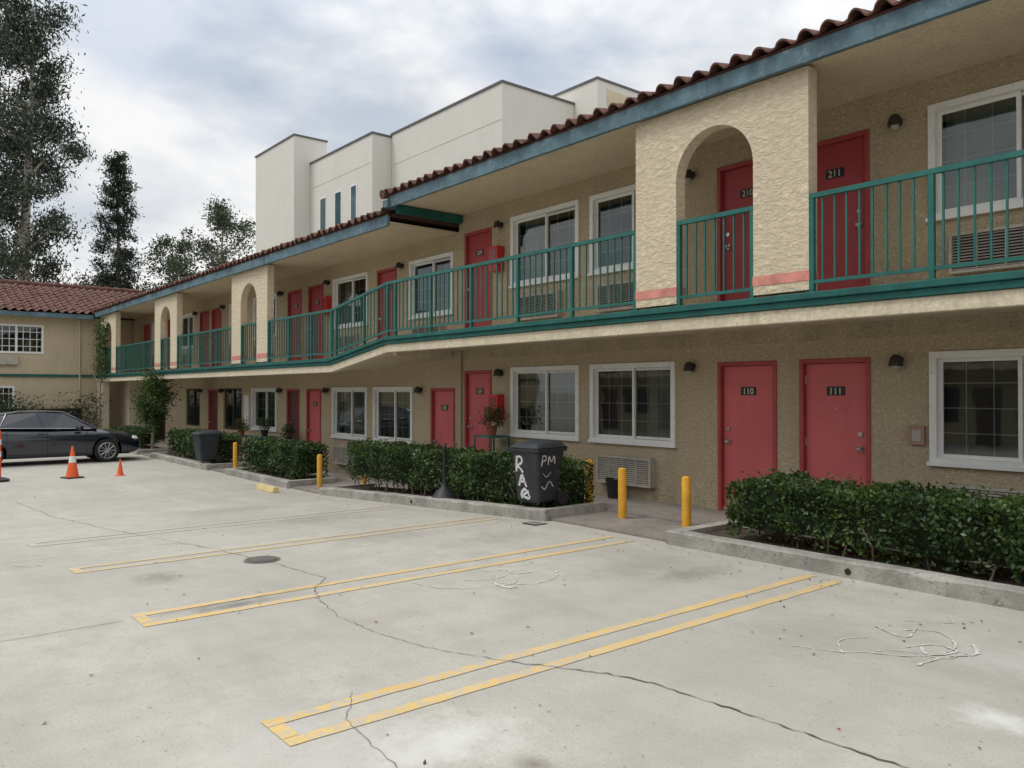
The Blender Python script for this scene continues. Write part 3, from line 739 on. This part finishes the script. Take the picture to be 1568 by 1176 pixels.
def foliage_tree(name,base,H,tr,crown0,lens,nl,ncl,nleaf,leaf,mat,bark,lean=(0,0),rise=.35,clr=(.9,.9,.6),asp=.35,droop=0,seed=1,limbr=.35,wob=1):
    rr=random.Random(seed); e=empty(name,base); b=MB()
    n=14; P=[];
    for i in range(n+1):
        t=i/n; P.append(Vector((lean[0]*t+ (math.sin(t*5+seed)*.015*wob*H*t),lean[1]*t+math.cos(t*4+seed)*.012*wob*H*t,H*t*.97)))
    b.tube(P,[tr*(1-.9*(i/n))+.01 for i in range(n+1)],9)
    C=[]
    def tp(t):
        k=t*n; i=min(n-1,int(k)); return P[i].lerp(P[i+1],k-i)
    for i in range(nl):
        h=crown0+(1-crown0)*((i+rr.random())/nl)*.99; L=lens(h)*rr.uniform(.65,1.15); a=i*2.4+rr.uniform(-.5,.5)
        o=tp(h); d=Vector((math.cos(a),math.sin(a),rise+rr.uniform(-.15,.25))).normalized()
        Q=[o]; q=o.copy(); 
        for k in range(5):
            d=(d+Vector((rr.uniform(-.25,.25),rr.uniform(-.25,.25),rr.uniform(-.05,.25) if not droop else rr.uniform(-.2,.12)))).normalized(); q=q+d*L/5; Q.append(q.copy())
        r0=tr*(1-h*.85)*limbr; b.tube(Q,[r0*(1-.17*k)+.006 for k in range(6)],6)
        for k in range(ncl):
            t=rr.uniform(.35,1.05); j=min(4,int(t*5)); c=Q[j].lerp(Q[min(5,j+1)],min(1.2,t*5-j))
            off=Vector((rr.gauss(0,1),rr.gauss(0,1),rr.gauss(0,.7)))*L*.14; cc=c+off
            b.tube([c,c.lerp(cc,.5)+Vector((0,0,.05)),cc],[r0*.28+.006,r0*.2+.004,.004],5)
            s=rr.uniform(.6,1.25)*np.array(clr)
            m=int(nleaf*rr.uniform(.5,1.4)); C.append(rng.normal(size=(m,3))*s*.5+np.array(cc))
    b.obj('trunk',bark,e,smooth=True)
    leafmesh('foliage',np.concatenate(C),leaf,mat,e,asp,droop=droop)
    return e
foliage_tree('eucalyptus_tree',(-60.4,8.3,-.4),28.0,.5,.2,lambda h:3.6*math.sin(min(1,(h-.12)/.88)*math.pi*.85+.25)+.6,34,6,150,.16,EUCL,BARKW,(.2,.1),.6,(1.0,1.0,1.0),.3,.8,seed=3,limbr=.42)
foliage_tree('eucalyptus_tree.001',(-64.6,6.2,-.4),30,.5,.15,lambda h:3.6*math.sin(min(1,(h-.1)/.9)*math.pi*.85+.25)+.8,30,6,150,.16,EUCL,BARKW,(0,0),.55,(1.05,1.05,1.0),.3,.8,seed=8,limbr=.42)
foliage_tree('pine_tree',(-65.1,15.0,-.4),20.6,.26,.12,lambda h:2.5*(1-h)**.75+.35,54,5,80,.14,PINL,BARK,(.05,.05),.3,(.62,.62,.5),.3,.3,seed=5,wob=.35)
foliage_tree('tree',(-67.8,19.6,-.4),14.6,.25,.34,lambda h:3.0*math.sin(min(1,(h-.25)/.75)*2.6+.3)+.5,24,6,60,.14,TREL,BARKW,(.3,.2),.6,(.8,.8,.6),.4,.2,seed=11)
foliage_tree('tree.001',(-61.7,21.4,-.4),16.4,.25,.38,lambda h:3.2*math.sin(min(1,(h-.3)/.7)*2.6+.3)+.5,24,6,62,.14,TREL,BARKW,(-.3,.2),.6,(.8,.8,.6),.4,.2,seed=15)
foliage_tree('tree.002',(-72,15.5,-.4),11.5,.25,.3,lambda h:3.2*math.sin(min(1,(h-.25)/.75)*2.6+.3)+.5,22,6,80,.15,TREL,BARK,(.4,.3),.5,(.9,.9,.7),.4,.2,seed=19)
foliage_tree('tree.003',(-64,19,-.4),10.6,.25,.3,lambda h:3.0*math.sin(min(1,(h-.25)/.75)*2.6+.3)+.5,20,6,80,.15,TREL,BARK,(.2,.3),.5,(.9,.9,.7),.4,.2,seed=29)
foliage_tree('small_tree',(-27.6,7.45,-.3),2.25,.05,.35,lambda h:.55,18,5,75,.045,SHRL,BARK,(.05,.05),.6,(.3,.3,.28),.5,seed=22,limbr=.5)
C=[]
for i in range(60):
    c=np.array([-36.0+R.uniform(-.4,.5),R.uniform(0,7.2),R.uniform(-.1,1.35)]); C.append(c+rng.normal(size=(160,3))*np.array([.3,.35,.25]))
e=empty('bush'); leafmesh('bush_leaves',np.concatenate(C),.06,TREL,e,.5)
b=MB(); b.box(-36.4,-36,0,7.0,-.3,1.0); b.obj('bush_core',HCORE,e)
C=[]
for i in range(34):
    t=i/33; c=np.array([-35.2+math.sin(i)*.35,7.55,2.3+2.1*t]); C.append(c+rng.normal(size=(50,3))*np.array([.28*(1.2-t),.12,.18]))
e=empty('climbing_plant'); leafmesh('vine_leaves',np.concatenate(C),.06,SHRL,e,.35)
b=MB(); b.tube([(-35.2,7.5,-.3),(-35.3,7.52,1.5),(-35.1,7.55,3),(-35.2,7.55,4.3)],[.03,.025,.02,.01],6); b.obj('vine_stem',BARK,e)

# ------------------------------------------------------------------ bollards etc
def named(base,i): return base if i==0 else '%s.%03d'%(base,i)
for i,(x,y,h) in enumerate([(-7.11,7.69,.66),(-6.16,7.8,.62),(-8.15,8.12,.70),(-15.3,7.4,.68),(-14.9,8.2,.68),(-20.35,7.5,.68)]):
    b=MB(); z=gz(x)+.02; b.lathe([(.056,0),(.056,h-.03),(.05,h-.01),(.03,h),(.0,h+.004)],(x,y,z),20); b.obj(named('bollard',i),YELL,smooth=True)
b=MB(); x=-15.6;y=6.4;z=gz(x)
b.add([(x-.45,y-.08,z),(x+.45,y-.08,z),(x+.45,y+.08,z),(x-.45,y+.08,z),(x-.43,y-.05,z+.11),(x+.43,y-.05,z+.11),(x+.43,y+.05,z+.11),(x-.43,y+.05,z+.11)],
  [(0,3,2,1),(4,5,6,7),(0,1,5,4),(1,2,6,5),(2,3,7,6),(3,0,4,7)]); b.obj('parking_stop',M('stop_paint',(.62,.50,.24),.8,.2,8,dirt=.5),None,.015)

def bin_(name,x,y,z,rz,h=.9,w=.6,dep=.6,graf=False):
    e=empty(name,(x,y,z),rz)
    b=MB(); w0,w1=w*.40,w*.5; d0,d1=dep*.38,dep*.5
    z0,z1=.05,h-.10
    V=[(-w0,-d0,z0),(w0,-d0,z0),(w0,d0,z0),(-w0,d0,z0),(-w1,-d1,z1),(w1,-d1,z1),(w1,d1,z1),(-w1,d1,z1)]
    b.add(V,[(0,3,2,1),(4,5,6,7),(0,1,5,4),(1,2,6,5),(2,3,7,6),(3,0,4,7)])
    b.obj('bin_body',BINM,e,.04)
    b=MB(); b.box(-w1-.02,w1+.02,-d1-.02,d1+.02,z1-.05,z1); b.obj('bin_rim',BINM,e,.012)
    b=MB(); b.add([(-w1-.03,-d1-.04,z1+.002),(w1+.03,-d1-.04,z1+.002),(w1+.03,d1+.02,z1+.002),(-w1-.03,d1+.02,z1+.002),(-w1*.8,-d1*.8,z1+.06),(w1*.8,-d1*.8,z1+.06),(w1*.8,d1*.85,z1+.09),(-w1*.8,d1*.85,z1+.09)],
        [(0,3,2,1),(4,5,6,7),(0,1,5,4),(1,2,6,5),(2,3,7,6),(3,0,4,7)]); b.obj('bin_lid',BINM,e,.02)
    b=MB(); b.cyl((-w1*.85,d1+.06,z1-.01),(w1*.85,d1+.06,z1-.01),.015); 
    for s in(-1,1): b.box(s*w1*.85-.015,s*w1*.85+.015,d1-.01,d1+.07,z1-.03,z1+.01)
    b.obj('bin_handle',BINM,e)
    b=MB()
    for s in(-1,1): b.cyl((s*w0-.03*s+.0,d0+.02,.1),(s*w0+.06*s,d0+.02,.1),.1,n=18)
    b.obj('bin_wheels',BLACK,e)
    if graf:
        def fy(zz): return -(d0+(d1-d0)*(zz-z0)/(z1-z0))-.003
        def fx(zz): return (w0+(w1-w0)*(zz-z0)/(z1-z0))+.003
        b=MB()
        def stroke(pts,face,r=.013):
            out=[];P=[pts[0]]+pts+[pts[-1]]
            for i in range(1,len(P)-2):
                for k in range(5):
                    t=k/5; q=[.5*(2*P[i][d]+(P[i+1][d]-P[i-1][d])*t+(2*P[i-1][d]-5*P[i][d]+4*P[i+1][d]-P[i+2][d])*t*t+(3*P[i][d]-P[i-1][d]-3*P[i+1][d]+P[i+2][d])*t**3) for d in(0,1)]
                    out.append(q)
            out.append(pts[-1]); L=[]
            for k,p in enumerate(out):
                a=out[max(k-1,0)];c=out[min(k+1,len(out)-1)]; dx,dy=c[0]-a[0],c[1]-a[1]; m_=math.hypot(dx,dy)+1e-6
                ww=r*(.7+.6*R.random()); L+= [(p[0]-dy/m_*ww,p[1]+dx/m_*ww),(p[0]+dy/m_*ww,p[1]-dx/m_*ww)]
            vs=[(u,fy(v),v) if face=='f' else (fx(v),u,v) for u,v in L]
            b.add(vs,[(2*i,2*i+1,2*i+3,2*i+2) for i in range(len(out)-1)])
        stroke([(-.17,.46),(-.16,.56),(-.15,.66)],'f',.016); stroke([(-.17,.65),(-.08,.66),(-.06,.59),(-.14,.54),(-.09,.50),(-.05,.45)],'f',.015)
        stroke([(-.14,.27),(-.11,.34),(-.07,.42),(-.04,.35),(.0,.26)],'f',.018); stroke([(-.13,.32),(-.07,.33),(-.01,.32)],'f',.014)
        stroke([(-.09,.10),(-.10,.17),(-.04,.23),(-.0,.19),(-.07,.15),(-.03,.12),(.05,.11)],'f',.017); stroke([(.02,.22),(.03,.16),(.06,.13)],'f',.013)
        stroke([(-.19,.54),(-.18,.62),(-.17,.69)],'s',.009); stroke([(-.18,.68),(-.12,.68),(-.11,.63),(-.17,.61)],'s',.008)
        stroke([(-.06,.56),(-.05,.67),(.0,.60),(.05,.67),(.07,.57)],'s',.009)
        stroke([(-.17,.28),(-.10,.24),(-.02,.34),(.06,.26)],'s',.006); stroke([(-.15,.45),(-.08,.40),(.0,.46)],'s',.004)
        b.obj('graffiti',PAINTW,e,recalc=False)
    return e
bin_('trash_bin',-8.12,7.12,.14,math.radians(6),.88,.50,.54,True)
bin_('trash_bin.001',-21.2,7.05,gz(-21)+.15,0,.85,.55,.55)
b=MB(); b.lathe([(.20,0),(.20,.03),(.17,.07),(.12,.13),(.06,.18),(.035,.24),(.026,.34),(.024,.76),(.035,.77),(.035,.82),(.015,.84)],(-10.35,7.12,gz(-10.35)+.12),22); b.obj('cigarette_receptacle',BLACK,smooth=True)
b=MB(); b.lathe([(.09,0),(.13,.28),(.14,.30),(.12,.30),(.11,.26)],(-8.45,8.95,.045),18); b.obj('plant_pot',BLACK,smooth=True)
def stand(i,x,y,z,h=.82,fl=True):
    e=empty(named('plant_stand',i),(x,y,z)); b=MB(); w=.22
    for sx in(-1,1):
        for sy in(-1,1): b.box(sx*w-.012,sx*w+.012,sy*w-.012,sy*w+.012,0,h)
    for zz in(h-.03,h*.45): b.box(-w-.015,w+.015,-w-.015,w+.015,zz,zz+.03)
    b.obj('stand_frame',TEAL,e)
    b=MB(); b.lathe([(.07,0),(.10,.16),(.11,.17)],(0,0,h+.002),14); b.obj('stand_pot',TERRA if fl else BLACK,e,smooth=True)
    C=np.concatenate([np.array([R.gauss(0,.09),R.gauss(0,.09),h+.30+R.uniform(-.1,.15)])+rng.normal(size=(24,3))*.05 for _ in range(22)])
    leafmesh('stand_plant',C,.028,SHRL,e,.4)
    if fl: leafmesh('flowers',np.array([[R.gauss(0,.12),R.gauss(0,.12),h+.34+R.uniform(-.1,.16)] for _ in range(40)]),.022,FLOW,e,.8)
stand(0,-11.3,8.8,.045,.84); stand(1,-20.9,8.5,.045+D,.75,False); stand(2,-22.6,8.5,.045+D,.7); stand(3,-19.95,8.75,.045+D,.6,False)

# ------------------------------------------------------------------ cones
ORG=M('cone_orange',(.78,.12,.03),.55,.15,6,dirt=.4,dirtcol=(.3,.09,.05)); REFL=M('cone_collar',(.74,.74,.72),.4,.08,dirt=.3)
def cone(i,x,y,h,dull=False):
    e=empty(named('traffic_cone',i),(x,y,gz(x)),.3); s=h/.72; b=MB()
    b.box(-.18*s,.18*s,-.18*s,.18*s,0,.03*s); b.obj('cone_base',BLACK if not dull else ORG,e,.008)
    prof=[(.135,.03),(.128,.06),(.10,.22),(.077,.36)] ; b=MB()
    b.lathe([(r*s,z*s) for r,z in prof],n=24); b.lathe([(.0555*s,.49*s),(.034*s,.62*s),(.024*s,.70*s),(.018*s,.72*s)],n=24); b.obj('cone_body',ORG,e,smooth=True)
    b=MB(); b.lathe([(.079*s,.355*s),(.0575*s,.495*s)],n=24); b.obj('cone_collar',REFL if not dull else ORG,e,smooth=True)
cone(0,-20.76,3.85,.74); cone(1,-20.67,4.85,.40,True)
e=empty('delineator_post',(-20.97,2.42,gz(-21))); b=MB(); b.lathe([(.22,0),(.22,.05),(.12,.09),(.06,.10)],n=20); b.obj('post_base',BLACK,e,smooth=True)
b=MB(); b.lathe([(.055,.1),(.05,1.05),(.055,1.08),(.03,1.16),(.0,1.17)],n=18); b.obj('post_tube',ORG,e,smooth=True)
b=MB(); 
for z in(.55,.82): b.lathe([(.0565,z),(.055,z+.12)],n=18)
b.obj('post_bands',REFL,e,smooth=True)

# ------------------------------------------------------------------ car
def car(name,x,y,z,rz,col):
    e=empty(name,(x,y,z),rz)
    P_=M('car_paint',col,.2,.03,1,metal=.2,coat=1.0,spec=.6); G_=M('car_glass',(.012,.014,.016),.04,.05,spec=.9); T_=M('tyre',(.018,.018,.018),.85,.1,20); A_=M('alloy',(.42,.43,.44),.3,.05,metal=.9)
    st=[(-2.42,.66,.84,.46),(-2.38,.80,.96,.32),(-2.2,.87,1.06,.24),(-1.8,.905,1.07,.2),(-1.2,.915,1.03,.18),(-.4,.92,1.0,.18),(.4,.92,.98,.18),(1.0,.92,.965,.18),(1.35,.915,.93,.18),(1.75,.90,.87,.2),(2.1,.86,.79,.22),(2.3,.79,.70,.25),(2.42,.66,.60,.34)]
    b=MB(); vs=[];
    def sec(yy,w,t,zb):
        h=[(0,t+.025),(.5*w,t+.018),(.84*w,t-.01),(.965*w,t-.09),(w,t-.22 if t-.22>.56 else .56),(w*.995,.42 if zb<.42 else zb+.08),(.97*w,zb+.05),(.86*w,zb),(0,zb)]
        return [(a,yy,c) for a,c in h]+[(-a,yy,c) for a,c in h[-2:0:-1]]
    S=[sec(*s) for s in st]; n=len(S[0])
    for s_ in S: vs+=s_
    fs=[(k*n+i,k*n+(i+1)%n,(k+1)*n+(i+1)%n,(k+1)*n+i) for k in range(len(S)-1) for i in range(n)]
    fs+=[tuple(range(n)),tuple(range((len(S)-1)*n,len(S)*n))[::-1]]
    b.add(vs,fs); o=b.obj('tmp',P_)
    sm=o.modifiers.new('s','SUBSURF'); sm.levels=2; sm.render_levels=2
    c=MB(); 
    for yy in(1.44,-1.38):
        c.cyl((-1.2,yy,.34),(-.60,yy,.34),.385,n=36); c.cyl((.60,yy,.34),(1.2,yy,.34),.385,n=36)
    co=c.obj('cutter',P_); bo=o.modifiers.new('b','BOOLEAN'); bo.object=co; bo.operation='DIFFERENCE'; bo.solver='EXACT'
    dg=bpy.context.evaluated_depsgraph_get(); me=bpy.data.meshes.new_from_object(o.evaluated_get(dg)); me.shade_smooth(); me.set_sharp_from_angle(angle=math.radians(40))
    bpy.data.objects.remove(o); bpy.data.objects.remove(co)
    ob=bpy.data.objects.new('car_body',me); COL.objects.link(ob); ob.parent=e
    L=[(.80,-1.98,1.06),(.87,-1.2,1.02),(.88,0,.985),(.83,1.2,.95)]
    Tp=[(.56,-1.15,1.385),(.61,-.6,1.44),(.62,-.1,1.455),(.57,.38,1.42)]
    g=MB(); V=[]
    for s in(1,-1): V+=[(s*a,yy,zz) for a,yy,zz in L]+[(s*a,yy,zz) for a,yy,zz in Tp]
    g.add(V,[(0,1,5,4),(1,2,6,5),(2,3,7,6),(8,12,13,9),(9,13,14,10),(10,14,15,11),(3,11,15,7),(0,4,12,8)],0)
    g.obj('car_windows',G_,e)
    g=MB(); rz_=[]
    for s in range(4):
        a,yy,zz=Tp[s]; rz_+= [(-a,yy,zz+.003),(-a*.6,yy,zz+.025),(0,yy,zz+.03),(a*.6,yy,zz+.025),(a,yy,zz+.003)]
    g.add(rz_,[(k*5+i,k*5+i+1,(k+1)*5+i+1,(k+1)*5+i) for k in range(3) for i in range(4)]); g.obj('car_roof',P_,e,smooth=True,recalc=False)
    g=MB()
    for s in(1,-1):
        top=[(s*a,yy,zz) for a,yy,zz in Tp]; bo_=[(s*a,yy,zz) for a,yy,zz in L]
        g.tube([bo_[0]]+top+[bo_[3]],[.05,.035,.028,.028,.028,.035],8); g.tube([(s*.878,-.12,.99),(s*.622,-.28,1.45)],[.03,.025],8); 
        g.tube([bo_[0],(s*.80,-1.5,1.15),top[0]],[.07,.06,.04],8)
        g.tube([(s*.865,-1.15,1.03),(s*.62,-.98,1.40)],[.02,.02],8)
    g.obj('car_pillars',P_,e,smooth=True)
    g=MB()
    for s in(1,-1): g.tube([(s*.885,-1.7,1.045),(s*.90,-.6,1.015),(s*.90,.4,.985),(s*.87,1.0,.965)],[.010]*4,6)
    g.obj('chrome_trim',A_,e)
    g=MB()
    for s in(1,-1):
        for yy in(-.05,.92,-1.0): g.box(s*.921-.003,s*.921+.003,yy-.004,yy+.004,.30,.93)
        g.box(s*.921-.003,s*.921+.003,-1.0,.92,.28,.287)
    g.box(-.6,.6,-2.2,2.1,.2,.5); g.obj('car_seams',BLACK,e)
    g=MB()
    for s in(1,-1):
        for yy in(-.28,-1.15): g.cyl((s*.94,yy,.86),(s*.94,yy+.18,.86),.012,n=8)
        g.lathe([(.03,-.06),(.09,-.05),(.10,0),(.08,.05),(.02,.06)],(s*.98,.72,1.0),12)
    g.obj('car_mirrors_handles',P_,e,smooth=True)
    g=MB()
    for s in(1,-1): g.lathe([(.02,-.07),(.12,-.05),(.15,0),(.10,.05),(.02,.07)],(s*.68,2.17,.66),16)
    g.obj('headlights',M('lens',(.5,.5,.5),.1,.05,spec=.9),e,smooth=True)
    g=MB(); g.box(-.35,.35,2.36,2.44,.42,.62); g.obj('grille',BLACK,e,.03)
    g=MB()
    for s in(1,-1): g.box(s*.66-.16,s*.66+.16,-2.40,-2.3,.78,.92)
    g.obj('tail_lights',REDX,e,.03)
    for s in(1,-1):
        for yy in(1.44,-1.38):
            w=MB(); xo=s*.90; xi=s*.68
            w.cyl((xi,yy,.33),(xo,yy,.33),.33,n=36); w.obj('tyre',T_,e,.03,smooth=True)
            w=MB(); w.cyl((xo-s*.03,yy,.33),(xo+s*.004,yy,.33),.225,n=30); w.obj('rim_recess',BLACK,e)
            w=MB()
            for k in range(10):
                a=k*math.pi/5; w.tube([(xo+s*.012,yy+math.cos(a)*.05,.33+math.sin(a)*.05),(xo+s*.010,yy+math.cos(a)*.22,.33+math.sin(a)*.22)],[.016,.013],6)
            w.cyl((xo,yy,.33),(xo+s*.02,yy,.33),.06,n=14)
            for k in range(30):
                a=k*math.pi/15;a2=(k+1)*math.pi/15
                w.cyl((xo+s*.006,yy+math.cos(a)*.222,.33+math.sin(a)*.222),(xo+s*.006,yy+math.cos(a2)*.222,.33+math.sin(a2)*.222),.014,n=6)
            w.obj('alloy_wheel',A_,e)
    return e
car('parked_car',-25.75,4.05,gz(-25),0,(.006,.010,.022))

# ------------------------------------------------------------------ world & light
SUN_EL,SUN_AZ=math.radians(58),math.radians(205)
w=bpy.data.worlds.new('World'); scene.world=w; w.use_nodes=True; nt=w.node_tree
bg=nt.nodes['Background']; bg.inputs[1].default_value=.10
sky=nt.nodes.new('ShaderNodeTexSky'); sky.sky_type='NISHITA'; sky.sun_disc=False; sky.sun_elevation=SUN_EL; sky.sun_rotation=SUN_AZ; sky.dust_density=2
tc=nt.nodes.new('ShaderNodeTexCoord').outputs['Generated']
mp=mapping(nt,tc,(1,1,2.0),(.35,.1,.0))
n1=noise(nt,mp,2.6,9,.5,.2); f=ramp(nt,n1,.38,.52,(.6,.6,.6),(1,1,1))
n2=noise(nt,mapping(nt,tc,(1,1,2.2),(.9,.3,.2)),3.4,9,.52,.25)
cc=ramp(nt,n2,.37,.55,(.60,.655,.73),(.99,.99,.99))
sx=nt.nodes.new('ShaderNodeSeparateXYZ'); nt.links.new(tc,sx.inputs[0])
zs=mrange(nt,sx.outputs['Z'],.35,1,9.6,19)
vm=nt.nodes.new('ShaderNodeVectorMath'); vm.operation='SCALE'; nt.links.new(cc,vm.inputs[0]); nt.links.new(zs,vm.inputs['Scale'])
vs2=nt.nodes.new('ShaderNodeVectorMath'); vs2.operation='SCALE'; vs2.inputs['Scale'].default_value=1.6; nt.links.new(sky.outputs[0],vs2.inputs[0])
out=mixc(nt,f,vs2.outputs[0],vm.outputs[0])
nt.links.new(out,bg.inputs[0])
sd=bpy.data.lights.new('sun','SUN'); sd.energy=1.3; sd.angle=math.radians(18); sd.color=(1,.97,.93)
so=bpy.data.objects.new('sun',sd); COL.objects.link(so)
dirv=Vector((math.sin(SUN_AZ)*math.cos(SUN_EL),math.cos(SUN_AZ)*math.cos(SUN_EL),math.sin(SUN_EL)))
so.rotation_euler=dirv.to_track_quat('Z','Y').to_euler(); so.location=(0,-5,30)

# ------------------------------------------------------------------ camera
cd_=bpy.data.cameras.new('camera'); cam=bpy.data.objects.new('camera',cd_); COL.objects.link(cam)
cd_.sensor_width=36; cd_.lens=1220/1568*36; cd_.clip_end=2000; cd_.clip_start=.05
cam.location=(0,0,1.67); cam.rotation_euler=(math.radians(90.56),0,math.radians(50.63)); scene.camera=cam
scene.view_settings.view_transform='Standard'; scene.view_settings.look='None'; scene.view_settings.exposure=0; scene.view_settings.gamma=1
